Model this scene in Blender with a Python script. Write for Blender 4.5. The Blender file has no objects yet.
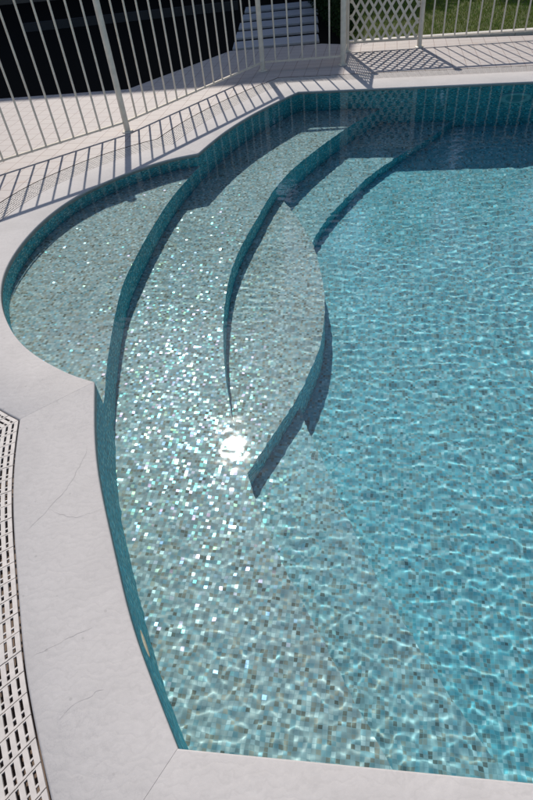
import bpy, bmesh, math, random
import numpy as np
from mathutils import Matrix, Vector
from mathutils.geometry import tessellate_polygon
S = bpy.context.scene
C = S.collection
random.seed(4); rng = np.random.default_rng(7)
R_ = math.radians

# ------------------------------------------------------------------ camera, sky, sun, exposure
cd = bpy.data.cameras.new('camera'); cam = bpy.data.objects.new('camera', cd); C.objects.link(cam); S.camera = cam
cd.sensor_fit = 'VERTICAL'; cd.sensor_height = 24; cd.lens = 16.8
cd.clip_start = 0.05; cd.clip_end = 2000
Rm = Matrix(((0.99313, -0.11706, 0), (-0.08101, -0.68728, 0.72188), (-0.0845, -0.71692, -0.69204)))
M3 = Rm @ Matrix(((1, 0, 0), (0, -1, 0), (0, 0, -1)))
cam.matrix_world = Matrix.Translation((0, 0, 1.7)) @ M3.to_4x4()

SUN_AZ, SUN_EL = R_(-5.8), R_(47.9)          # azimuth from +Y towards +X
w = bpy.data.worlds.new('World'); S.world = w; w.use_nodes = True
nt = w.node_tree
sky = nt.nodes.new('ShaderNodeTexSky'); sky.sky_type = 'NISHITA'; sky.sun_disc = False
sky.sun_elevation = SUN_EL; sky.sun_rotation = SUN_AZ; sky.ozone_density = 1.6
nt.links.new(sky.outputs[0], nt.nodes['Background'].inputs[0]); nt.nodes['Background'].inputs[1].default_value = 0.115
sl = bpy.data.lights.new('sun', 'SUN'); so = bpy.data.objects.new('sun', sl); C.objects.link(so)
sl.energy = 4.15; sl.angle = R_(0.53); sl.color = (1.0, 0.935, 0.85)
sd = Vector((math.sin(SUN_AZ) * math.cos(SUN_EL), math.cos(SUN_AZ) * math.cos(SUN_EL), math.sin(SUN_EL)))
so.rotation_euler = sd.to_track_quat('Z', 'Y').to_euler(); so.location = sd * 30
sl.cycles.is_caustics_light = True
S.view_settings.view_transform = 'Standard'; S.view_settings.look = 'None'
S.view_settings.exposure = 0.0; S.view_settings.gamma = 1; S.view_settings.use_curve_mapping = False
cy = S.cycles
cy.max_bounces = 10; cy.transmission_bounces = 8; cy.sample_clamp_indirect = 6; cy.caustics_reflective = False

# ------------------------------------------------------------------ helpers
def tag(o, label=None, cat=None, group=None, kind=None):
    if label: o['label'] = label
    if cat: o['category'] = cat
    if group: o['group'] = group
    if kind: o['kind'] = kind
    return o
def empty(name, loc=(0, 0, 0), rz=0):
    o = bpy.data.objects.new(name, None); C.objects.link(o); o.location = loc; o.rotation_euler = (0, 0, rz)
    o.empty_display_size = 0.1
    return o
def mesh_obj(name, V, F, mat=None, parent=None, smooth=False, uv=None):
    me = bpy.data.meshes.new(name)
    me.from_pydata([tuple(map(float, v)) for v in V], [], [tuple(map(int, f)) for f in F]); me.update()
    if smooth: me.polygons.foreach_set('use_smooth', [True] * len(me.polygons))
    if uv is not None:
        l = me.uv_layers.new(name='UVMap')
        for lp in me.loops: l.data[lp.index].uv = uv[lp.vertex_index] if not callable(uv) else uv(V[lp.vertex_index])
    if mat: me.materials.append(mat)
    o = bpy.data.objects.new(name, me); C.objects.link(o)
    if parent: o.parent = parent
    return o
class MB:
    def __init__(s): s.V = []; s.F = []
    def add(s, V, F):
        b = len(s.V); s.V += [tuple(v) for v in V]; s.F += [tuple(b + i for i in f) for f in F]
    def box(s, lo, hi, M=None):
        x0, y0, z0 = lo; x1, y1, z1 = hi
        V = [Vector(p) for p in ((x0,y0,z0),(x1,y0,z0),(x1,y1,z0),(x0,y1,z0),(x0,y0,z1),(x1,y0,z1),(x1,y1,z1),(x0,y1,z1))]
        if M: V = [M @ v for v in V]
        s.add(V, [(0,3,2,1),(4,5,6,7),(0,1,5,4),(1,2,6,5),(2,3,7,6),(3,0,4,7)])
    def tube(s, a, b, r, n=10, r2=None):
        a = Vector(a); b = Vector(b); d = (b - a).normalized()
        u = d.orthogonal().normalized(); v = d.cross(u); r2 = r if r2 is None else r2
        V = [a + (u*math.cos(t) + v*math.sin(t))*r for t in [2*math.pi*i/n for i in range(n)]]
        V += [b + (u*math.cos(t) + v*math.sin(t))*r2 for t in [2*math.pi*i/n for i in range(n)]]
        s.add(V, [(i, (i+1) % n, n+(i+1) % n, n+i) for i in range(n)] + [tuple(range(n-1, -1, -1)), tuple(range(n, 2*n))])
    def lathe(s, prof, n=16, c=(0, 0)):
        V = []
        for r, z in prof: V += [(c[0]+r*math.cos(2*math.pi*i/n), c[1]+r*math.sin(2*math.pi*i/n), z) for i in range(n)]
        F = []
        for k in range(len(prof)-1):
            for i in range(n): F.append((k*n+i, k*n+(i+1) % n, (k+1)*n+(i+1) % n, (k+1)*n+i))
        s.add(V, F)
    def build(s, name, mat, parent=None, smooth=False):
        return mesh_obj(name, s.V, s.F, mat, parent, smooth)

def new_mat(name):
    m = bpy.data.materials.new(name); m.use_nodes = True; t = m.node_tree
    return m, t, t.nodes['Principled BSDF']
def N(t, kind, **kw):
    n = t.nodes.new('ShaderNode' + kind)
    for k, v in kw.items():
        if k.startswith('i'): n.inputs[int(k[1:])].default_value = v
        else: setattr(n, k, v)
    return n
def L(t, a, b): t.links.new(a, b)
def math_(t, op, a, b=None, c=None):
    n = N(t, 'Math', operation=op)
    for i, x in enumerate((a, b, c)):
        if x is None: continue
        if isinstance(x, (int, float)): n.inputs[i].default_value = x
        else: L(t, x, n.inputs[i])
    return n.outputs[0]
def mix(t, fac, a, b, mode='MIX'):
    n = N(t, 'Mix', data_type='RGBA', blend_type=mode)
    for s_, x in ((n.inputs[0], fac), (n.inputs[6], a), (n.inputs[7], b)):
        if isinstance(x, (int, float)): s_.default_value = x
        elif isinstance(x, tuple): s_.default_value = (*x, 1) if len(x) == 3 else x
        else: L(t, x, s_)
    return n.outputs[2]
def ramp(t, fac, stops, interp='LINEAR'):
    n = N(t, 'ValToRGB'); n.color_ramp.interpolation = interp
    while len(n.color_ramp.elements) < len(stops): n.color_ramp.elements.new(0.5)
    for e, (p, c) in zip(n.color_ramp.elements, stops):
        e.position = p; e.color = (*c, 1) if isinstance(c, tuple) else (c, c, c, 1)
    L(t, fac, n.inputs[0]); return n.outputs[0]
def noise(t, vec, scale, detail=3, rough=0.5, dist=0.0):
    n = N(t, 'TexNoise'); n.inputs['Scale'].default_value = scale; n.inputs['Detail'].default_value = detail
    n.inputs['Roughness'].default_value = rough; n.inputs['Distortion'].default_value = dist
    L(t, vec, n.inputs['Vector']); return n.outputs['Fac']
def bump(t, h, strength, dist, bsdf):
    n = N(t, 'Bump'); n.inputs['Strength'].default_value = strength; n.inputs['Distance'].default_value = dist
    L(t, h, n.inputs['Height']); L(t, n.outputs[0], bsdf.inputs['Normal'])

# ------------------------------------------------------------------ materials
PITCH = 0.0158
def mosaic(name, palette, grout, tilt=0.10, coat=0.035):
    m, t, b = new_mat(name)
    uv = N(t, 'UVMap').outputs[0]
    sc = N(t, 'VectorMath', operation='SCALE'); sc.inputs['Scale'].default_value = 1 / PITCH; L(t, uv, sc.inputs[0])
    fl = N(t, 'VectorMath', operation='FLOOR'); L(t, sc.outputs[0], fl.inputs[0])
    fr = N(t, 'VectorMath', operation='FRACTION'); L(t, sc.outputs[0], fr.inputs[0])
    wn = N(t, 'TexWhiteNoise', noise_dimensions='2D'); L(t, fl.outputs[0], wn.inputs['Vector'])
    off = N(t, 'VectorMath', operation='ADD'); off.inputs[1].default_value = (71.3, 19.7, 0); L(t, fl.outputs[0], off.inputs[0])
    wn2 = N(t, 'TexWhiteNoise', noise_dimensions='2D'); L(t, off.outputs[0], wn2.inputs['Vector'])
    stops = []; p = 0
    for wgt, col in palette: stops.append((p, col)); p += wgt
    col = ramp(t, wn.outputs['Value'], stops, 'CONSTANT')
    vary = math_(t, 'MULTIPLY_ADD', wn2.outputs['Value'], 0.5, 0.75)
    big = noise(t, uv, 2.2, 3)
    vary = math_(t, 'MULTIPLY', vary, math_(t, 'MULTIPLY_ADD', big, 0.5, 0.75))
    vc = N(t, 'VectorMath', operation='SCALE'); L(t, col, vc.inputs[0]); L(t, vary, vc.inputs['Scale'])
    sx = N(t, 'SeparateXYZ'); L(t, fr.outputs[0], sx.inputs[0])
    ex = math_(t, 'ABSOLUTE', math_(t, 'SUBTRACT', sx.outputs[0], 0.5)); ey = math_(t, 'ABSOLUTE', math_(t, 'SUBTRACT', sx.outputs[1], 0.5))
    g = math_(t, 'GREATER_THAN', math_(t, 'MAXIMUM', ex, ey), 0.455)
    L(t, mix(t, g, vc.outputs[0], grout), b.inputs['Base Color'])
    b.inputs['Roughness'].default_value = 0.6; b.inputs['Specular IOR Level'].default_value = 0.12
    # every glass tile is bedded at its own slight angle
    ce = N(t, 'VectorMath', operation='SUBTRACT'); ce.inputs[1].default_value = (.5, .5, .5); L(t, wn2.outputs['Color'], ce.inputs[0])
    cs = N(t, 'VectorMath', operation='SCALE'); cs.inputs['Scale'].default_value = tilt * 2; L(t, ce.outputs[0], cs.inputs[0])
    q2 = N(t, 'VectorMath', operation='MULTIPLY'); L(t, cs.outputs[0], q2.inputs[0])
    ce2 = N(t, 'VectorMath', operation='SCALE'); ce2.inputs['Scale'].default_value = 1.35; L(t, wn.outputs['Color'], ce2.inputs[0]); L(t, ce2.outputs[0], q2.inputs[1])
    ge = N(t, 'NewGeometry'); ad = N(t, 'VectorMath', operation='ADD'); L(t, ge.outputs['Normal'], ad.inputs[0]); L(t, q2.outputs[0], ad.inputs[1])
    no = N(t, 'VectorMath', operation='NORMALIZE'); L(t, ad.outputs[0], no.inputs[0])
    cw = math_(t, 'MULTIPLY', math_(t, 'SUBTRACT', 1.0, g), math_(t, 'GREATER_THAN', wn2.outputs['Value'], 0.52))
    iri = ramp(t, math_(t, 'FRACT', math_(t, 'MULTIPLY', wn.outputs['Value'], 17.0)),
               [(0, (1, 1, 1)), (.25, (.35, 1, .9)), (.5, (1, .5, .8)), (.68, (.8, 1, .55)), (.82, (.45, .6, 1))], 'CONSTANT')
    gs = N(t, 'BsdfGlossy'); gs.inputs['Roughness'].default_value = .15; L(t, iri, gs.inputs['Color']); L(t, no.outputs[0], gs.inputs['Normal'])
    ms = N(t, 'MixShader'); L(t, math_(t, 'MULTIPLY', cw, coat), ms.inputs[0]); L(t, b.outputs[0], ms.inputs[1]); L(t, gs.outputs[0], ms.inputs[2])
    L(t, ms.outputs[0], t.nodes['Material Output'].inputs[0])
    return m
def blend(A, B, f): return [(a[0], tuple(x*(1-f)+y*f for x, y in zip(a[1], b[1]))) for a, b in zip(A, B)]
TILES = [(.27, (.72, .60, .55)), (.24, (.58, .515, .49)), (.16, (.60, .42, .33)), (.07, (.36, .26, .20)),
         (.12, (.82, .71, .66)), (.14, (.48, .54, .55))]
DEPTH_TINT = [(.27, (.33, .55, .585)), (.24, (.25, .49, .54)), (.14, (.35, .40, .38)), (.06, (.21, .27, .27)),
        (.13, (.52, .65, .67)), (.16, (.20, .51, .58))]  # blue-green of deep water painted into the tile colours
WALL_SHADE_TINT = [(.26, (.14, .60, .70)), (.22, (.07, .48, .60)), (.14, (.24, .54, .58)), (.09, (.08, .30, .37)),
        (.15, (.44, .84, .86)), (.14, (.06, .60, .74))]  # teal of shaded water painted into wall and riser tiles
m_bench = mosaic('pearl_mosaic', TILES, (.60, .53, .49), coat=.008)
m_mos = mosaic('mosaic_faint_depth_tint', blend(TILES, DEPTH_TINT, .10), (.52, .54, .53), coat=.024)  # one mosaic throughout; from here down, water tint by depth is in its colour
m_mid = mosaic('mosaic_half_depth_tint', blend(TILES, DEPTH_TINT, .55), (.45, .56, .57), tilt=.10, coat=.022)
m_deep = mosaic('mosaic_full_depth_tint', DEPTH_TINT, (.36, .56, .58), tilt=.10, coat=.018)
m_wall = mosaic('mosaic_wall_shade_tint', WALL_SHADE_TINT, (.16, .50, .56), tilt=.08, coat=.012)

m_water, t, b = new_mat('pool_water'); t.nodes.remove(b)
rf = N(t, 'BsdfRefraction'); rf.inputs['Roughness'].default_value = 0; rf.inputs['IOR'].default_value = 1.333
rf.inputs['Color'].default_value = (.745, .95, .985, 1)
gy_ = N(t, 'BsdfGlossy'); gy_.inputs['Roughness'].default_value = .038
fr_ = N(t, 'Fresnel'); fr_.inputs['IOR'].default_value = 1.333
mw = N(t, 'MixShader'); L(t, fr_.outputs[0], mw.inputs[0]); L(t, rf.outputs[0], mw.inputs[1]); L(t, gy_.outputs[0], mw.inputs[2])
L(t, mw.outputs[0], t.nodes['Material Output'].inputs[0])

def concrete(name, col, dark, scale=3.0, veins=True, bumps=.25):
    m, t, b = new_mat(name)
    P = N(t, 'NewGeometry').outputs['Position']
    n1 = noise(t, P, scale, 5, .6, .6); n2 = noise(t, P, 45, 4, .6)
    c = mix(t, ramp(t, n1, [(.35, 0.0), (.7, 1.0)]), col, tuple(x * .86 for x in col))
    c = mix(t, ramp(t, n2, [(.3, 0.0), (.75, .35)]), c, tuple(x * .75 for x in col))
    h = n2
    if veins:
        wv = N(t, 'TexWave', wave_type='RINGS'); wv.inputs['Scale'].default_value = 9; wv.inputs['Distortion'].default_value = 14
        wv.inputs['Detail'].default_value = 4; wv.inputs['Detail Scale'].default_value = 1.6; L(t, P, wv.inputs['Vector'])
        c = mix(t, ramp(t, wv.outputs['Fac'], [(.0, .20), (.22, 0.0)]), c, tuple(x * .7 for x in col))
        n3 = noise(t, P, 5.5, 8, .68, 2.2)
        cr = ramp(t, math_(t, 'ABSOLUTE', math_(t, 'SUBTRACT', n3, .5)), [(0, .30), (.012, 0.0)])
        pm = ramp(t, noise(t, P, 1.3, 2), [(.55, 0.0), (.62, 1.0)])
        c = mix(t, math_(t, 'MULTIPLY', cr, pm), c, dark)
        sp = N(t, 'TexVoronoi'); sp.inputs['Scale'].default_value = 14; L(t, P, sp.inputs['Vector'])
        c = mix(t, ramp(t, sp.outputs['Distance'], [(.05, .6), (.08, 0.0)]), c, tuple(x * .65 for x in col))
        h = math_(t, 'ADD', n2, math_(t, 'MULTIPLY', wv.outputs['Fac'], .15))
    L(t, c, b.inputs['Base Color']); b.inputs['Roughness'].default_value = .8
    bump(t, h, bumps, .004, b)
    return m
m_cop = concrete('cast_stone', (.495, .470, .458), (.25, .24, .25))
m_slab = concrete('path_slab', (.42, .42, .44), (.2, .2, .2), veins=False)
m_kerb = concrete('kerb_stone', (.62, .59, .55), (.2, .2, .2), veins=False)

def simple(name, col, rough=.5, metal=0, nz=None, spec=.5):
    m, t, b = new_mat(name)
    b.inputs['Roughness'].default_value = rough; b.inputs['Metallic'].default_value = metal
    b.inputs['Specular IOR Level'].default_value = spec
    P = N(t, 'NewGeometry').outputs['Position']
    n = noise(t, P, nz or 20, 4)
    L(t, mix(t, ramp(t, n, [(.3, 0.0), (.75, 1.0)]), col, tuple(x * .78 for x in col)), b.inputs['Base Color'])
    return m
m_paint = simple('cream_paint', (.74, .665, .55), .38)
m_plastic = simple('white_plastic', (.58, .535, .50), .45, nz=35)
m_gutter = simple('gutter_concrete', (.19, .14, .11), .9)
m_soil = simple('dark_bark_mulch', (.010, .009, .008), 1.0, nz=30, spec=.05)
m_timber = simple('dark_timber', (.03, .03, .032), .8)
m_render = simple('house_render', (.10, .085, .07), .9, nz=3)
m_roof = simple('roof_tile', (.16, .07, .045), .8, nz=8)
m_glass = simple('window_glass', (.02, .025, .03), .08)
m_bark = simple('bark', (.10, .07, .05), .9)
m_lampring = simple('lamp_ring_plastic', (.45, .85, .88), .4)

m_deck, t, b = new_mat('deck_tile')
P = N(t, 'NewGeometry').outputs['Position']
mp = N(t, 'Mapping'); mp.inputs['Rotation'].default_value = (0, 0, R_(14)); L(t, P, mp.inputs['Vector'])
br = N(t, 'TexBrick'); br.offset = 0; br.inputs['Scale'].default_value = 1
br.inputs['Brick Width'].default_value = .14; br.inputs['Row Height'].default_value = .14
br.inputs['Mortar Size'].default_value = .0035; br.inputs['Mortar Smooth'].default_value = .1
br.inputs['Color1'].default_value = (.44, .40, .375, 1); br.inputs['Color2'].default_value = (.41, .372, .355, 1)
br.inputs['Mortar'].default_value = (.20, .145, .13, 1); L(t, mp.outputs[0], br.inputs['Vector'])
c = mix(t, ramp(t, noise(t, P, 4, 5, .6), [(.35, 0.0), (.75, .5)]), br.outputs['Color'], (.45, .40, .38))
c = mix(t, ramp(t, noise(t, P, 7, 6, .7, 1), [(.60, 0.0), (.74, .45)]), c, (.42, .25, .13))
L(t, c, b.inputs['Base Color']); b.inputs['Roughness'].default_value = .6
bump(t, br.outputs['Fac'], -.5, .002, b)

m_lawn, t, b = new_mat('lawn_earth')
P = N(t, 'NewGeometry').outputs['Position']
L(t, mix(t, ramp(t, noise(t, P, 25, 5), [(.35, 0.0), (.7, 1.0)]), (.05, .075, .014), (.075, .07, .025)), b.inputs['Base Color']); b.inputs['Roughness'].default_value = 1
m_blade, t, b = new_mat('grass_blade')
P = N(t, 'NewGeometry').outputs['Position']
L(t, mix(t, ramp(t, noise(t, P, 6, 5), [(.3, 0.0), (.7, 1.0)]), (.12, .24, .015), (.26, .29, .04)), b.inputs['Base Color']); b.inputs['Roughness'].default_value = .6
b.inputs['Specular IOR Level'].default_value = .2
m_leaf, t, b = new_mat('hedge_leaf')
P = N(t, 'NewGeometry').outputs['Position']
L(t, mix(t, ramp(t, noise(t, P, 14, 4), [(.3, 0.0), (.7, 1.0)]), (.010, .022, .008), (.02, .045, .012)), b.inputs['Base Color']); b.inputs['Roughness'].default_value = .7
b.inputs['Specular IOR Level'].default_value = .1

# ------------------------------------------------------------------ pool outline (plan, metres), clockwise seen from above
def spline(P, step=.03):
    P = [np.array(p, float) for p in P]; P = [2*P[0]-P[1]] + P + [2*P[-1]-P[-2]]
    out = []
    for i in range(1, len(P)-2):
        n = max(2, int(np.linalg.norm(P[i+1]-P[i])/step))
        for k in range(n):
            u = k/n; a, b_, c_, d = P[i-1:i+3]
            out.append(.5*((2*b_)+(-a+c_)*u+(2*a-5*b_+4*c_-d)*u*u+(-a+3*b_-3*c_+d)*u**3))
    out.append(P[-2]); out = np.array(out)
    for _ in range(8):
        out[1:-1] = .5*out[1:-1] + .25*(out[:-2]+out[2:])
    return out
def line(a, b, step=.25):
    n = max(1, int(np.hypot(b[0]-a[0], b[1]-a[1])/step)); return np.array([[a[0]+(b[0]-a[0])*k/n, a[1]+(b[1]-a[1])*k/n] for k in range(n+1)])
BR, BL = (4.9, -.52), (-.348, .465); TR, TL = (5.2, 5.04), (.680, 6.165)
CUSP_LO, CUSP_HI = (-.797, 2.035), (-.324, 4.808)
SEG = [line(BR, BL),
       spline([BL, (-.430, .644), (-.515, .848), (-.607, 1.139), (-.664, 1.326), (-.705, 1.474), (-.737, 1.62), (-.765, 1.794), CUSP_LO]),
       spline([CUSP_LO, (-.905, 2.098), (-1.045, 2.212), (-1.18, 2.345), (-1.285, 2.485), (-1.375, 2.65), (-1.44, 2.80), (-1.492, 2.97), (-1.52, 3.13), (-1.528, 3.29), (-1.515, 3.48), (-1.48, 3.68), (-1.42, 3.885), (-1.345, 4.06), (-1.26, 4.205), (-1.13, 4.36), (-.92, 4.55), (-.70, 4.69), (-.51, 4.77), CUSP_HI]),
       spline([CUSP_HI, (-.213, 5.033), (-.077, 5.277), (.073, 5.498), (.215, 5.68), (.375, 5.86), (.560, 6.055), TL]),
       line(TL, TR), line(TR, BR)]
def off_poly(s, d):
    T = np.gradient(s, axis=0); T /= np.linalg.norm(T, axis=1)[:, None]
    q = s + d*np.stack([-T[:, 1], T[:, 0]], -1)
    return np.vstack([q[0]-T[0]*1.2, q, q[-1]+T[-1]*1.2])
def seg_x(p, p2, q, q2):
    r = p2-p; s = q2-q; den = r[0]*s[1]-r[1]*s[0]
    if abs(den) < 1e-12: return None
    u = ((q[0]-p[0])*s[1]-(q[1]-p[1])*s[0])/den; v = ((q[0]-p[0])*r[1]-(q[1]-p[1])*r[0])/den
    return (u, v) if -1e-9 <= u <= 1+1e-9 and -1e-9 <= v <= 1+1e-9 else None
def offset_all(d):
    if d == 0: return [s.copy() for s in SEG]
    Q = [off_poly(s, d) for s in SEG]; n = len(Q); cut = []
    for k in range(n):
        A = Q[k]; B = Q[(k+1) % n]; best = None; corner = SEG[k][-1]
        for i in range(len(A)-1):
            for j in range(len(B)-1):
                r = seg_x(A[i], A[i+1], B[j], B[j+1])
                if r:
                    pt = A[i]+(A[i+1]-A[i])*r[0]; dd = np.linalg.norm(pt-corner)
                    if best is None or dd < best[0]: best = (dd, i, j, pt)
        cut.append(best)
    out = []
    for k in range(n):
        _, _, j0, p0 = cut[k-1]; _, i1, _, p1 = cut[k]
        out.append(np.vstack([p0, Q[k][j0+1:i1+1], p1]))
    return out
def resample(p, n):
    s = np.r_[0, np.cumsum(np.linalg.norm(np.diff(p, axis=0), axis=1))]; u = np.linspace(0, s[-1], n+1)
    return np.stack([np.interp(u, s, p[:, 0]), np.interp(u, s, p[:, 1])], -1), s[-1]
OUT = np.vstack([s[:-1] for s in SEG])
def ring(segs): return np.vstack([s[:-1] for s in segs])

WZ = -.012
Z_BENCH, Z_T2, Z_LENS, Z_STRIP, Z_FLOOR = WZ-.25, WZ-.555, WZ-.78, WZ-.95, WZ-1.10

# ------------------------------------------------------------------ basin
ca, sa = math.cos(R_(13.5)), math.sin(R_(13.5))
def uvxy(v): return (v[0]*ca - v[1]*sa + 7, v[0]*sa + v[1]*ca + 7)
pool = empty('swimming_pool', (1.5, 3, Z_FLOOR))
tag(pool, 'curved mosaic pool basin with rounded bench and wide entry steps under clear water', 'swimming pool')
PO = Vector(pool.location)
def receiver(o): o.cycles.is_caustics_receiver = True; return o
def wall_strip(name, pts, z0, z1, mat, closed=False, flip=False):
    P = [tuple(p) for p in pts] + ([tuple(pts[0])] if closed else [])
    V = []; UV = []; u = 0
    for i, p in enumerate(P):
        if i: u += math.dist(p, P[i-1])
        V += [(p[0]-PO.x, p[1]-PO.y, z0-PO.z), (p[0]-PO.x, p[1]-PO.y, z1-PO.z)]; UV += [(u+3, z0+5), (u+3, z1+5)]
    F = [(2*i, 2*i+1, 2*i+3, 2*i+2) if not flip else (2*i, 2*i+2, 2*i+3, 2*i+1) for i in range(len(P)-1)]
    return V, F, UV
V, F, UV = wall_strip('w', OUT, -.058, Z_FLOOR, m_wall, closed=True, flip=True)
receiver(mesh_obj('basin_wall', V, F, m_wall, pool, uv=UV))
V = [(-3-PO.x, -2-PO.y, 0), (6-PO.x, -2-PO.y, 0), (6-PO.x, 7-PO.y, 0), (-3-PO.x, 7-PO.y, 0)]
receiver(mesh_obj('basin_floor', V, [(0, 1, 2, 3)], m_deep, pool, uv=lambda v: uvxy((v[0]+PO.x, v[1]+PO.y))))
def step(name, edge, loop, ztop, zbot, top_mat, riser_mat, label=None):
    """edge: visible nosing curve; loop: the rest of the outline, buried behind the walls"""
    poly = [tuple(p) for p in edge] + list(loop)
    tris = tessellate_polygon([[Vector((*p, 0)) for p in poly]])
    V = [(p[0]-PO.x, p[1]-PO.y, ztop-PO.z) for p in poly]; F = []
    for a, b_, c_ in tris:
        A, B, D = V[a], V[b_], V[c_]
        F.append((a, b_, c_) if (B[0]-A[0])*(D[1]-A[1])-(B[1]-A[1])*(D[0]-A[0]) > 0 else (a, c_, b_))
    UV = [uvxy(p) for p in poly]; nt_ = len(F); n0 = len(V)
    # riser with a small rounded nosing
    u = 0; E_ = [np.array(p) for p in edge]; T = np.gradient(np.array(E_), axis=0); T /= np.linalg.norm(T, axis=1)[:, None]
    for i, p in enumerate(E_):
        if i: u += np.linalg.norm(p-E_[i-1])
        for k, z in enumerate((ztop, zbot)):
            V.append((p[0]-PO.x, p[1]-PO.y, z-PO.z)); UV.append((u+3.3+ztop*7, z+5.1))
    for i in range(len(E_)-1): F.append((n0+2*i, n0+2*i+1, n0+2*i+3, n0+2*i+2))
    o = mesh_obj(name, V, F, top_mat, pool, uv=UV); o.data.materials.append(riser_mat)
    for i, p in enumerate(o.data.polygons): p.material_index = 0 if i < nt_ else 1
    if label: o['label'] = label
    return receiver(o)
T1 = spline([(-.20, 5.06), CUSP_HI, (-.428, 4.56), (-.510, 4.36), (-.595, 4.09), (-.668, 3.806), (-.718, 3.59), (-.762, 3.38), (-.812, 3.08), (-.825, 2.64), (-.815, 2.25), (-.799, 2.03), (-.83, 1.8)])
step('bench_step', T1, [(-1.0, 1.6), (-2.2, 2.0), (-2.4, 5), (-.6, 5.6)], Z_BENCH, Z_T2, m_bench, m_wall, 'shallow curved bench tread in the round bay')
T2 = spline([(1.9, 6.4), (1.50, 5.98), (1.317, 5.823), (1.075, 5.585), (.825, 5.30), (.612, 5.035), (.414, 4.755), (.242, 4.434), (.105, 4.08), (-.035, 3.72), (-.125, 3.424), (-.171, 3.18), (-.203, 2.90), (-.214, 2.632), (-.211, 2.377), (-.20, 2.18), (-.183, 2.02), (-.154, 1.82), (-.120, 1.62), (-.078, 1.424), (-.027, 1.24), (.034, 1.07), (.10, .891), (.176, .672), (.27, .43), (.40, .1)])
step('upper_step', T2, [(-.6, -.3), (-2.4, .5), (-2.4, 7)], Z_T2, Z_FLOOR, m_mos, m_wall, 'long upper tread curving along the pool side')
LENS = spline([(.30, 4.62), (.385, 4.29), (.47, 3.86), (.485, 3.52), (.472, 3.20), (.445, 3.0), (.398, 2.78), (.333, 2.595), (.254, 2.43), (.162, 2.256), (.055, 2.095), (-.043, 1.95), (-.135, 1.81), (-.27, 1.62)])
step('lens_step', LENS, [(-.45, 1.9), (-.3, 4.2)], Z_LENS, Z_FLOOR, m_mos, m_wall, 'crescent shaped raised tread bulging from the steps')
T4 = spline([(2.6, 6.3), (1.987, 5.606), (1.575, 5.265), (1.318, 5.050), (1.110, 4.845), (.895, 4.583), (.70, 4.32), (.555, 4.08), (.46, 3.85), (.33, 3.45), (.23, 3.0), (.185, 2.6), (.197, 2.237), (.289, 1.787), (.39, 1.30), (.55, .8), (.78, .2), (.9, -.2)])
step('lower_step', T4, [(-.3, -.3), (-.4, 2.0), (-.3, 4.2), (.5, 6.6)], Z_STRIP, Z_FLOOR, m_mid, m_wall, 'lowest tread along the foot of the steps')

# underwater lamp on the far wall
fd = Vector((TR[0]-TL[0], TR[1]-TL[1], 0)).normalized(); fn = Vector((fd.y, -fd.x, 0))       # along the wall, into the pool
LX = 2.70; pl = Vector((TL[0], TL[1], 0)) + fd*((LX-TL[0])/fd.x)
mb = MB(); n = 40
def lamp_ring(mb, prof, zc):
    V = []
    for r, o_ in prof:
        for i in range(n):
            a = 2*math.pi*i/n; V.append(pl + fd*(r*math.cos(a)) + Vector((0, 0, zc + r*math.sin(a))) + fn*o_ - PO)
    mb.add(V, [(k*n+i, k*n+(i+1) % n, (k+1)*n+(i+1) % n, (k+1)*n+i) for k in range(len(prof)-1) for i in range(n)])
ZL = WZ-.40
lamp_ring(mb, [(.150, 0), (.146, .02), (.13, .03), (.094, .028), (.086, .012)], ZL)
lr = receiver(mb.build('underwater_lamp', m_lampring, pool, True)); lr['label'] = 'round pale lamp ring set in the far wall'
mb = MB(); lamp_ring(mb, [(.087, .012), (.06, .02), (.001, .022)], ZL)
o = receiver(mb.build('lens', m_wall, lr, True))

# ------------------------------------------------------------------ water surface with real ripples
gx = np.r_[np.arange(-1.64, 1.9, .006), np.arange(1.9, 5.32, .010)]; gy = np.r_[np.arange(-.62, 2.3, .0055), np.arange(2.3, 6.26, .009)]
X, Y = np.meshgrid(gx, gy); Z = np.zeros_like(X)
amp_mod = .72 + .0/(1+np.exp((Y-1.9)/.5)) + .2/(1+np.exp(-(X-1.2)/.4))
for k in range(70):
    lam = .045*(3.2**rng.random()); th = rng.normal(R_(84), R_(24)) if k % 5 else rng.random()*2*math.pi
    kk = 2*math.pi/lam; sl_ = .0018
    Z += sl_/kk*np.sin(kk*(X*math.cos(th)+Y*math.sin(th)) + rng.random()*6.28 + .6*np.sin(X*2.1+Y*1.3+k))
Z *= amp_mod*(1-.55/(1+np.exp(-(Y-4.7)/.3)))
near = (1/(1+np.exp((Y-1.55)/.22)))*(.45+.55/(1+np.exp((X-.30)/.15)))
Z2 = np.zeros_like(X)
for k in range(40):
    lam = .028*(2.6**rng.random()); th = rng.random()*2*math.pi; kk = 2*math.pi/lam
    Z2 += .0027/kk*np.sin(kk*(X*math.cos(th)+Y*math.sin(th)) + rng.random()*6.28 + .7*np.sin(X*2.7-Y*1.9+k))
Z += Z2*near
for (sx, sy, lam, am, r0) in ((-1.0, .95, .05, .010, .9), (.95, .95, .10, .020, .42), (2.2, 3.3, .075, .014, 1.2), (1.3, 1.35, .06, .010, .9)):
    r = np.hypot(X-sx, Y-sy); kk = 2*math.pi/lam
    Z += am*.75/kk*np.sin(kk*r + .8*np.sin(3*X+2*Y))*np.exp(-(r/r0)**2)*np.clip(r/.1, 0, 1)
def inside(px, py, poly):
    r = np.zeros(px.shape, bool); n_ = len(poly)
    for i in range(n_):
        x1, y1 = poly[i]; x2, y2 = poly[(i+1) % n_]
        c_ = (y1 > py) != (y2 > py)
        with np.errstate(divide='ignore', invalid='ignore'):
            r ^= c_ & (px < (x2-x1)*(py-y1)/(y2-y1)+x1)
    return r
O2 = ring(offset_all(.02))
ins = inside(X, Y, O2)
idx = np.arange(X.size).reshape(X.shape)
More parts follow.
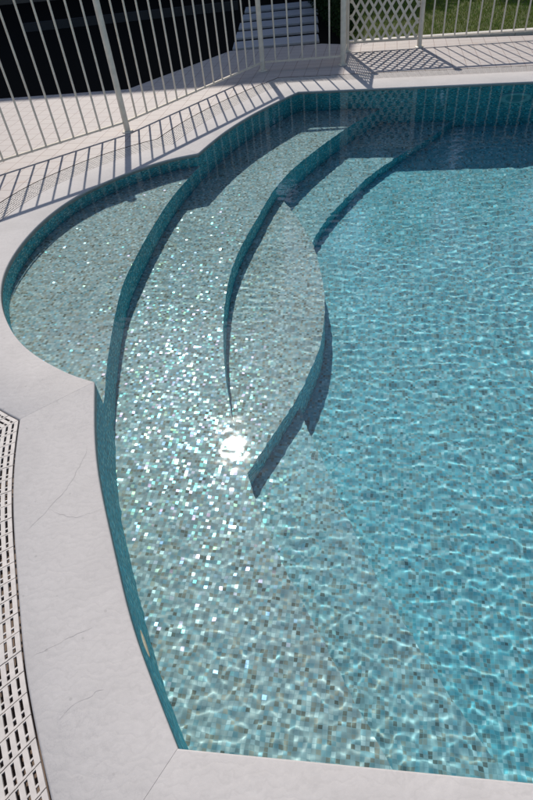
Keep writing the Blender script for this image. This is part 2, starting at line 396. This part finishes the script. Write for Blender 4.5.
qs = np.stack([idx[:-1, :-1], idx[:-1, 1:], idx[1:, 1:], idx[1:, :-1]], -1)
keep = ins[:-1, :-1] | ins[:-1, 1:] | ins[1:, 1:] | ins[1:, :-1]
qs = qs[keep]; used = np.unique(qs); remap = -np.ones(X.size, int); remap[used] = np.arange(len(used)); qs = remap[qs]
co = np.stack([X.ravel()[used], Y.ravel()[used], Z.ravel()[used]+WZ], -1)
me = bpy.data.meshes.new('water'); me.vertices.add(len(co)); me.vertices.foreach_set('co', co.ravel())
me.loops.add(qs.size); me.loops.foreach_set('vertex_index', qs.ravel().astype(np.int32))
me.polygons.add(len(qs)); me.polygons.foreach_set('loop_start', np.arange(0, qs.size, 4, dtype=np.int32))
me.polygons.foreach_set('use_smooth', np.ones(len(qs), bool)); me.update(calc_edges=True); me.validate()
me.materials.append(m_water); wo = bpy.data.objects.new('water', me); C.objects.link(wo); tag(wo, kind='structure')
wo.cycles.is_caustics_caster = True

# ------------------------------------------------------------------ coping, overflow grating, gutter
CW, GW = .335, .205
A0 = offset_all(0); A1 = offset_all(CW); G0 = offset_all(CW+.0035); G1 = offset_all(CW+GW); D1 = offset_all(CW+GW+.001)
cop = tag(empty('pool_coping', (-.9, 1.5, 0)), 'pale cast stone coping running round the pool rim', 'coping')
prof = [(0, -.06), (0, -.010), (.0015, -.005), (.006, -.0015), (.018, 0), (.5, 0), (.97, 0), (.99, -.004), (1, -.012), (1, -.06)]
for k in range(6):
    n = max(2, int(len(A0[k]))); pi, _ = resample(A0[k], n*1); po, _ = resample(A1[k], n)
    V = []; F = []
    # a hair of joint at both mitred ends
    pi = pi.copy(); po = po.copy()
    for P_ in (pi, po):
        d0 = P_[1]-P_[0]; d1 = P_[-2]-P_[-1]; P_[0] += d0/np.linalg.norm(d0)*.0005; P_[-1] += d1/np.linalg.norm(d1)*.0005
    for a, b_ in zip(pi, po):
        for f_, z in prof:
            p = a+(b_-a)*f_; V.append((p[0]+.9, p[1]-1.5, z))
    m_ = len(prof)
    for i in range(len(pi)-1):
        for j in range(m_-1): F.append((i*m_+j, (i+1)*m_+j, (i+1)*m_+j+1, i*m_+j+1))
    F += [tuple(range(m_)), tuple(range((len(pi))*m_-1, (len(pi)-1)*m_-1, -1))]
    o = mesh_obj('coping_stone', V, F, m_cop, cop, True)
    md = o.modifiers.new('es', 'EDGE_SPLIT'); md.split_angle = R_(50)
m_crack = simple('crack_dirt', (.40, .38, .375), .95)
for cpts, cw_ in (([(-0.769, 1.618), (-0.770, 1.568), (-0.784, 1.528), (-0.793, 1.482), (-0.805, 1.433), (-0.826, 1.397), (-0.837, 1.370), (-0.855, 1.344), (-0.877, 1.320), (-0.890, 1.290), (-0.917, 1.258), (-0.933, 1.230)], .0022), ([(-0.663, 1.294), (-0.699, 1.276), (-0.742, 1.265), (-0.781, 1.270), (-0.821, 1.285), (-0.870, 1.319)], .0012), ([(-0.688, 0.570), (-0.670, 0.600), (-0.652, 0.614), (-0.615, 0.615), (-0.591, 0.634), (-0.571, 0.637)], .0013), ([(-0.805, 0.765), (-0.762, 0.769), (-0.730, 0.793), (-0.699, 0.796), (-0.677, 0.815), (-0.634, 0.830)], .0012)):
    cpts = spline(cpts, .012); V = []; F = []; off_ = 0
    for i, p in enumerate(cpts):
        a_ = cpts[max(0, i-1)]; b_ = cpts[min(len(cpts)-1, i+1)]; tx, ty = (b_-a_)/np.linalg.norm(b_-a_)
        off_ = .7*off_ + random.gauss(0, .0022); hw = cw_*random.uniform(.15, .55)*math.sin(math.pi*(i+.5)/len(cpts))**.4
        for s_ in (1, -1): V.append((p[0]+.9-ty*(off_+s_*hw), p[1]-1.5+tx*(off_+s_*hw), .0005))
    F = [(2*i, 2*i+1, 2*i+3, 2*i+2) for i in range(len(cpts)-1)]
    mesh_obj('crack', V, F, m_crack, cop)
grt = tag(empty('overflow_grating', (-1.2, 1.5, 0)), 'white slotted plastic grating strip beside the pool coping', 'grating')
MODL, MODW = .0685, .0245
for k in range(6):
    ln = np.linalg.norm(np.diff(G0[k], axis=0), axis=1).sum()
    ln2 = np.linalg.norm(np.diff(G1[k], axis=0), axis=1).sum()
    rows = max(1, round((ln+ln2)/2/MODL)); fine = rows*20; cols = int(round(GW/MODW))
    pi, Li = resample(G0[k], fine); po, Lo = resample(G1[k], 2000)
    fp = np.array([np.argmin(np.hypot(*(po-p).T)) for p in pi])/2000.0          # square across the strip, easing into the mitres
    wn_ = max(3, int(.22/Li*fine)); pad = np.r_[2*fp[0]-fp[wn_:0:-1], fp, 2*fp[-1]-fp[-2:-wn_-2:-1]] if fine > wn_+2 else fp
    if fine > wn_+2: fp = np.convolve(pad, np.ones(wn_*2+1)/(wn_*2+1), 'valid')
    fp = (fp-fp[0])/(fp[-1]-fp[0]); uo = np.linspace(0, 1, 2001); po = np.stack([np.interp(fp, uo, po[:, 0]), np.interp(fp, uo, po[:, 1])], -1)
    cuts = [0, .16, .36, .48, .80, .955, 1]         # solid, short slot, bridge, long slot, solid, seam
    mb = MB()
    def P3(r, c_, z):
        x = min(fine, max(0, r*20)); i = min(fine-1, int(x)); f_ = x-i
        a = pi[i]+(pi[i+1]-pi[i])*f_; b_ = po[i]+(po[i+1]-po[i])*f_; p = a+(b_-a)*c_
        return (p[0]+1.2, p[1]-1.5, z)
    def cell(r0, r1, c0, c1, z1=-.003, z0=-.010):
        q = [(r0, c0), (r1, c0), (r1, c1), (r0, c1)]
        V = [P3(a, b_, z0) for a, b_ in q]+[P3(a, b_, z1) for a, b_ in q]
        mb.add(V, [(0, 3, 2, 1), (4, 5, 6, 7), (0, 1, 5, 4), (1, 2, 6, 5), (2, 3, 7, 6), (3, 0, 4, 7)])
    for r in range(rows):
        zz = -.003 + random.uniform(-.0008, .0008)
        for c_ in range(cols):
            s0, s1 = c_/cols, (c_+1)/cols; rib = s0+(s1-s0)*.62
            sh = .0
            cell(r+.03, r+.985, s0+.001, rib, zz)
            if c_ < cols-1:
                for a, b_ in ((.03, .13), (.35, .43), (.93, .985)): cell(r+a, r+b_, rib+.0001, s1-.0001+.0005, zz-.001)
    mb.build('grating_strip', m_plastic, grt)
# gutter channel under the grating
V = []; F = []
r0 = ring(A1); segs0 = [resample(s, 60)[0] for s in offset_all(CW-.003)]; segs1 = [resample(s, 60)[0] for s in offset_all(CW+GW+.0025)]
I0 = ring(segs0); I1 = ring(segs1); n = len(I0)
for a, b_ in zip(I0, I1): V += [(a[0], a[1], -.061), (a[0], a[1], -.14), (b_[0], b_[1], -.14), (b_[0], b_[1], -.002)]
for i in range(n):
    j = (i+1) % n
    for q in range(3): F.append((4*i+q, 4*i+q+1, 4*j+q+1, 4*j+q))
tag(mesh_obj('gutter', V, F, m_gutter), kind='structure')

# ------------------------------------------------------------------ grounds
HOLE = ring([resample(s, 60)[0] for s in D1])
deck_out = [(-12, -8), (14, -8), (14, 5.02), (3.54, 7.24), (2.34, 7.66), (1.45, 7.86), (1.2, 8.02), (.06, 8.20), (-1.13, 6.99), (-2.6, 7.22), (-12, 8.6)]
def flat_with_hole(name, outer, hole, z, mat):
    loops = [[Vector((*p, 0)) for p in outer]] + ([[Vector((*p, 0)) for p in hole]] if hole is not None else [])
    tr = tessellate_polygon(loops); allp = [p for l in loops for p in l]
    V = [(p.x, p.y, z) for p in allp]; F = []
    for a, b_, c_ in tr:
        A, B, D = V[a], V[b_], V[c_]; cr = (B[0]-A[0])*(D[1]-A[1])-(B[1]-A[1])*(D[0]-A[0])
        if abs(cr) > 1e-10: F.append((a, b_, c_) if cr > 0 else (a, c_, b_))
    return mesh_obj(name, V, F, mat)
dk = tag(flat_with_hole('pool_deck', deck_out, HOLE, -.001, m_deck), kind='structure')
# ground sheet to the horizon, with a hole where the pool and its gutter sit
ghole = ring([resample(s, 30)[0] for s in offset_all(CW+GW+.10)])
tag(flat_with_hole('lawn', [(-900, -900), (900, -900), (900, 900), (-900, 900)], ghole, -.045, m_lawn), kind='structure')
bed = [(-12, 8.55), (-2.6, 7.18), (-1.13, 6.95), (.08, 8.16), (1.2, 7.98), (1.42, 7.83), (1.75, 10.6), (1.9, 15), (-12, 16)]
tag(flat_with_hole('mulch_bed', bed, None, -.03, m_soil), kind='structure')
# kerb along the lawn side behind the fence
mb = MB()
KP = [Vector((1.44, 7.88, 0)), Vector((2.34, 7.69, 0)), Vector((3.54, 7.27, 0)), Vector((8, 6.33, 0))]
KP = [Vector((1.42, 7.90, 0)), Vector((2.34, 7.70, 0)), Vector((8.2, 6.44, 0))]
for a, b_ in zip(KP[:-1], KP[1:]):
    d = (b_-a); ln = d.length; ang = math.atan2(d.y, d.x); cnt = max(1, int(ln/.5))
    for q in range(cnt):
        M = Matrix.Translation(a + d*(q/cnt)) @ Matrix.Rotation(ang, 4, 'Z')
        mb.box((.003, 0, -.04), (ln/cnt-.003, .07, .02), M)
tag(mb.build('lawn_kerb', m_kerb), 'narrow pale stone kerb between tiled deck and lawn', 'kerb')

# stepping slabs across the shaded bed
LB = [(8.24, .09, 1.20), (8.82, .15, 1.28), (9.40, .22, 1.36), (10.0, .30, 1.45), (10.6, .37, 1.53)]
SL = ['nearest the deck', 'second from the deck', 'midway along the path', 'second from the far end', 'farthest from the pool']
for (yy, xa, xb), s_ in zip(LB, SL):
    cx = (xa+xb)/2; o = MB(); hw = (xb-xa)/2
    o.box((-hw, 0, -.03), (hw, .36, .004), Matrix.Rotation(R_(-6), 4, 'Z'))
    ob = o.build('path_slab', m_slab); ob.location = (cx, yy, 0)
    md = ob.modifiers.new('bevel', 'BEVEL'); md.width = .008; md.segments = 2
    tag(ob, 'grey concrete path slab in the shade, ' + s_, 'slab', 'slabs of the shaded garden path')

# ------------------------------------------------------------------ fence
P1, P2, P3_, P4 = (-.985, 5.56), (.395, 7.09), (1.275, 6.955), (2.23, 7.335)
P0 = (-3.35, 4.04); P5 = (6.2, 6.53)
def plain(a, b): return Vector((b[0]-a[0], b[1]-a[1], 0))
def make_post(parent, loc, h, r=.027, cap=True):
    mb = MB(); x, y = loc
    mb.lathe([(r, .008), (r, h-.02), (r*.9, h-.005), (0, h)], 18, (x, y)); p = mb.build('post', m_paint, parent, True)
    p.modifiers.new('es', 'EDGE_SPLIT').split_angle = R_(40)
    mb = MB(); mb.lathe([(.052, 0), (.052, .006), (.045, .009), (r, .010)], 18, (x, y)); mb.build('base_plate', m_paint, p)
    if cap:
        mb = MB(); mb.lathe([(0.001, h-.01)] + [(r*1.45*math.sin(a), h+.022-r*1.3*math.cos(a)) for a in [math.pi*k/8 for k in range(9)]], 16, (x, y)); mb.build('cap', m_paint, p, True)
    return p
def panel(name, a, b, label, posts, h=1.08, z0=.085, n=None, pitch=.127, group=None, cat='fence'):
    t_ = tag(empty(name, (a[0], a[1], 0)), label, cat, group)
    d = plain(a, b); ln = d.length; u = d/ln
    for which, ph in posts:
        make_post(t_, (0, 0) if which == 0 else (d.x, d.y), ph)
    e = .03
    for nm, z in (('bottom_rail', z0), ('top_rail', h)):
        mb = MB(); ang = math.atan2(d.y, d.x)
        w_, hh = (.011, .008) if nm == 'bottom_rail' else (.018, .014)
        mb.box((e, -w_, z-hh), (ln-e, w_, z+hh), Matrix.Rotation(ang, 4, 'Z')); mb.build(nm, m_paint, t_)
    n = n or round(ln/pitch)
    src = None
    for i in range(1, n):
        p = u*(ln*i/n)
        if src is None:
            mb = MB(); mb.tube((0, 0, z0-.012), (0, 0, h-.012), .0088, 10); src = mb.build('bar', m_paint, t_, True); src.modifiers.new('es', 'EDGE_SPLIT').split_angle = R_(50); o = src
        else: o = src.copy(); C.objects.link(o); o.parent = t_
        o.location = (p.x, p.y, 0)
    return t_
FG = 'sections of the pool fence'
panel('bar_fence', P0, P1, 'cream metal bar fence section at the far left, beyond the bench bay', [(0, 1.22)], h=1.17, group=FG)
panel('bar_fence', P1, P2, 'cream metal bar fence section slanting between the two tall round posts', [(0, 1.20)], h=1.12, n=15, group=FG)
panel('fence_gate', P2, P3_, 'narrow cream bar gate section in front of the shaded path slabs', [(0, 1.20)], h=1.24, n=6, cat='gate')
panel('bar_fence', P4, P5, 'cream metal bar fence section on the right in front of the lawn', [(0, 1.14)], group=FG)
def lattice_screen(a_, b_, label, posts):
    lt = tag(empty('lattice_screen', (a_[0], a_[1], 0)), label, 'lattice screen', 'diamond lattice screens of the fence')
    d = plain(a_, b_); ln = d.length; ang = math.atan2(d.y, d.x)
    for wh, ph, pr in posts: make_post(lt, (0, 0) if wh == 0 else (d.x, d.y), ph, pr)
    mb = MB(); sp = .097; x0, x1, zb, zt = .035, ln-.035, .10, 1.04; RM = Matrix.Rotation(ang, 4, 'Z')
    def clip(xa, za, xc, zc):
        for lim, s_ in ((x0, 1), (x1, -1)):
            if s_*(xa-lim) < 0 and s_*(xc-lim) < 0: return None
            if s_*(xa-lim) < 0: f_ = (lim-xa)/(xc-xa); xa, za = lim, za+f_*(zc-za)
            if s_*(xc-lim) < 0: f_ = (lim-xa)/(xc-xa); xc, zc = lim, za+f_*(zc-za)
        return xa, za, xc, zc
    for sgn in (1, -1):
        for k in range(-30, 60):
            c_ = k*sp; r = clip(c_, zb, c_+sgn*(zt-zb)*.62, zt)
            if not r: continue
            xa, za, xc, zc = r; a = Vector((xa, 0, za)); b2 = Vector((xc, 0, zc)); dd = b2-a
            if dd.length < .02: continue
            tilt = math.atan2(dd.z, dd.x); yo = .003*sgn
            mb.box((0, yo-.0028, -.0125), (dd.length, yo+.0028, .0125), RM @ Matrix.Translation(a) @ Matrix.Rotation(-tilt, 4, 'Y'))
    mb.build('lattice', m_paint, lt)
    mb = MB(); mb.box((.03, -.012, 1.04), (ln-.03, .012, 1.08), RM); mb.build('top_rail', m_paint, lt)
    mb = MB(); mb.box((.03, -.010, .082), (ln-.03, .010, .099), RM); mb.build('bottom_rail', m_paint, lt)
B3 = (1.42, 7.50)
lattice_screen(B3, P4, 'cream diamond lattice screen in line with the right hand bar fence', [(0, 1.12, .024)])
lattice_screen(P3_, B3, 'cream diamond lattice screen seen edge on behind the gate post', [(0, 1.34, .03)])

# ------------------------------------------------------------------ lawn grass, hedge
n = 60000
gxp = rng.uniform(1.5, 6.5, n); gyp = rng.uniform(6.5, 11.5, n)
yk = np.where(gxp < 2.34, 7.98+(gxp-1.42)*-.22, 7.78+(gxp-2.34)*-.215)
ok = (gyp > yk+.01) & (gxp > 1.5+(gyp-7.9)*.07); gxp, gyp = gxp[ok], gyp[ok]; n = len(gxp)
a = rng.random(n)*6.283; hgt = rng.uniform(.02, .05, n); wd = rng.uniform(.002, .004, n); lx = rng.normal(0, .015, (n, 2))
V = np.empty((n, 3, 3)); V[:, 0] = np.stack([gxp-wd*np.cos(a), gyp-wd*np.sin(a), np.full(n, -.045)], -1)
V[:, 1] = np.stack([gxp+wd*np.cos(a), gyp+wd*np.sin(a), np.full(n, -.045)], -1); V[:, 2] = np.stack([gxp+lx[:, 0], gyp+lx[:, 1], -.045+hgt], -1)
me = bpy.data.meshes.new('grass'); me.vertices.add(3*n); me.vertices.foreach_set('co', V.ravel()); me.loops.add(3*n)
me.loops.foreach_set('vertex_index', np.arange(3*n, dtype=np.int32)); me.polygons.add(n); me.polygons.foreach_set('loop_start', np.arange(0, 3*n, 3, dtype=np.int32)); me.update(calc_edges=True)
me.materials.append(m_blade); go = bpy.data.objects.new('grass', me); C.objects.link(go)
tag(go, 'short sunlit lawn grass beyond the fence', 'grass', kind='stuff')

def leafy(name, parent, boxes, nleaf, size, mat):
    V = []; F = []
    vol = [(b_[3]-b_[0])*(b_[4]-b_[1])*(b_[5]-b_[2]) for b_ in boxes]; tot = sum(vol)
    for b_, v_ in zip(boxes, vol):
        for _ in range(int(nleaf*v_/tot)):
            c_ = Vector([random.uniform(b_[i], b_[i+3]) for i in range(3)]); q = Vector([random.gauss(0, 1) for _ in range(3)]).normalized()
            u = q.orthogonal().normalized()*size*random.uniform(.6, 1.2); v2 = q.cross(u)*.55
            i = len(V); V += [c_-u, c_-v2, c_+u, c_+v2]; F.append((i, i+1, i+2, i+3))
    return mesh_obj(name, V, F, mat, parent)
hd = tag(empty('hedge', (1.55, 8.15, -.03)), 'low dark evergreen hedge at the edge of lawn beside path slabs', 'hedge')
leafy('foliage', hd, [(-.13, 0, .02, .16, 3.2, .5), (-.16, .2, .05, .2, 3.0, .56), (-.1, 1.2, .1, .28, 3.4, .66)], 16000, .02, m_leaf)
mb = MB()
for yy in np.arange(.2, 3.2, .35): mb = MB(); mb.tube((.02, yy, 0), (.02+random.uniform(-.03, .03), yy, .35), .012, 6, .006); mb.build('stem', m_bark, hd)
# low dark timber edging in the bed
mb = MB(); mb.box((0, 0, -.03), (3.6, .05, .09), Matrix.Rotation(R_(-4), 4, 'Z')); ob = mb.build('timber_edging', m_timber); ob.location = (-3.3, 11.3, 0)
tag(ob, 'low dark timber edging board in the shaded bed', 'edging')

# ------------------------------------------------------------------ house whose shade falls over the bed (outside the picture)
hs = tag(empty('house', (.10, 13.93, -.045), R_(-9.4)), 'dark rendered two storey house standing behind the shaded bed', 'house')
mb = MB(); mb.box((-12, 0, 0), (0, 8, 8.3)); mb.build('wall', m_render, hs)
mb = MB(); mb.add([(-12.3, .0, 8.305), (.3, .0, 8.305), (.3, 8.4, 8.305), (-12.3, 8.4, 8.305), (-12.3, 4.1, 9.9), (.3, 4.1, 9.9)], [(0, 3, 2, 1), (0, 1, 5, 4), (2, 3, 4, 5), (1, 2, 5), (3, 0, 4)])
mb.build('roof', m_roof, hs)
for zz in (1.0, 4.6):
    for xx in (-2.6, -5.4, -8.2, -11):
        mb = MB()
        mb.box((xx, -.05, zz), (xx+1.4, -.003, zz+.08)); mb.box((xx, -.05, zz+1.42), (xx+1.4, -.003, zz+1.5))
        mb.box((xx, -.05, zz+.081), (xx+.08, -.003, zz+1.419)); mb.box((xx+1.32, -.05, zz+.081), (xx+1.4, -.003, zz+1.419)); mb.box((xx+.67, -.05, zz+.081), (xx+.73, -.003, zz+1.419))
        f_ = mb.build('window', m_kerb, hs)
        mb = MB(); mb.box((xx+.081, -.03, zz+.082), (xx+1.319, -.004, zz+1.418)); mb.build('pane', m_glass, f_)

# ------------------------------------------------------------------ dark trees beyond the lawn (mirrored in the water)
def tree(x, y, h, r, label):
    t_ = tag(empty('tree', (x, y, -.045)), label, 'tree', 'trees beyond the lawn')
    mb = MB(); mb.tube((0, 0, 0), (random.uniform(-.15, .15), 0, h*.75), .16, 10, .05)
    for k in range(7):
        a = k*2.4; z = h*(.25+.07*k); mb.tube((0, 0, z), (math.cos(a)*r*.6, math.sin(a)*r*.6, z+h*.14), .05, 6, .015)
    mb.build('trunk', m_bark, t_)
    V = []; F = []
    for k in range(120):
        zz = random.uniform(.08, 1)*h; rr = r*(1.05-.65*(zz/h)**2)*math.sqrt(random.random()); a = random.random()*6.283
        c_ = Vector((math.cos(a)*rr, math.sin(a)*rr, zz)); cr = random.uniform(.3, .65)
        for _ in range(150):
            q = Vector([random.gauss(0, 1) for _ in range(3)]).normalized(); p = c_+q*cr*random.random()**.4
            u = Vector([random.gauss(0, 1) for _ in range(3)]).normalized()*random.uniform(.06, .11); v2 = u.orthogonal()*.6
            i = len(V); V += [p-u, p-v2, p+u, p+v2]; F.append((i, i+1, i+2, i+3))
    mesh_obj('crown', V, F, m_leaf, t_)
TR_ = [(2.2, 15.5, 6.2, 1.5), (4.4, 15.0, 6.8, 1.6), (6.7, 14.6, 6.0, 1.5), (9.2, 13.9, 6.9, 1.7), (11.6, 13.2, 6.3, 1.6), (14.0, 12.4, 6.8, 1.7)]
WH = ['dark evergreen tree nearest the house', 'tall dark evergreen tree second from the house', 'shorter dark evergreen tree third from the house',
      'broad dark evergreen tree fourth from the house', 'dark evergreen tree second from the right end of the row', 'dark evergreen tree at the right end of the row']
for (x, y, h, r), l_ in zip(TR_, WH): tree(x, y, h, r, l_)

# ------------------------------------------------------------------ a fallen leaf afloat by the coping
A_ = Vector((-0.4769, 0.8064, 0)); B_ = Vector((-0.4409, 0.7172, 0)); ln = (B_-A_).length
V = []; F = []
for i in range(13):
    u = i/12; hw = .0035*math.sin(math.pi*u)**.7+.0003; zc = .004+.004*math.sin(math.pi*u)
    for k, (q, dz) in enumerate(((-1, .004), (-.5, .001), (0, 0), (.5, .001), (1, .004))): V.append((u*ln, q*hw, zc+dz))
for i in range(12):
    for k in range(4): F.append((5*i+k, 5*i+5+k, 5*i+6+k, 5*i+1+k))
m_dry = simple('dry_leaf', (.30, .30, .22), .6, nz=120)
lf = mesh_obj('leaf', V, F, m_dry, smooth=True); lf.location = (A_.x, A_.y, WZ); lf.rotation_euler = (R_(8), 0, math.atan2(B_.y-A_.y, B_.x-A_.x))
lf.modifiers.new('thick', 'SOLIDIFY').thickness = .0006
tag(lf, 'narrow pale fallen leaf floating beside the left coping edge', 'leaf')
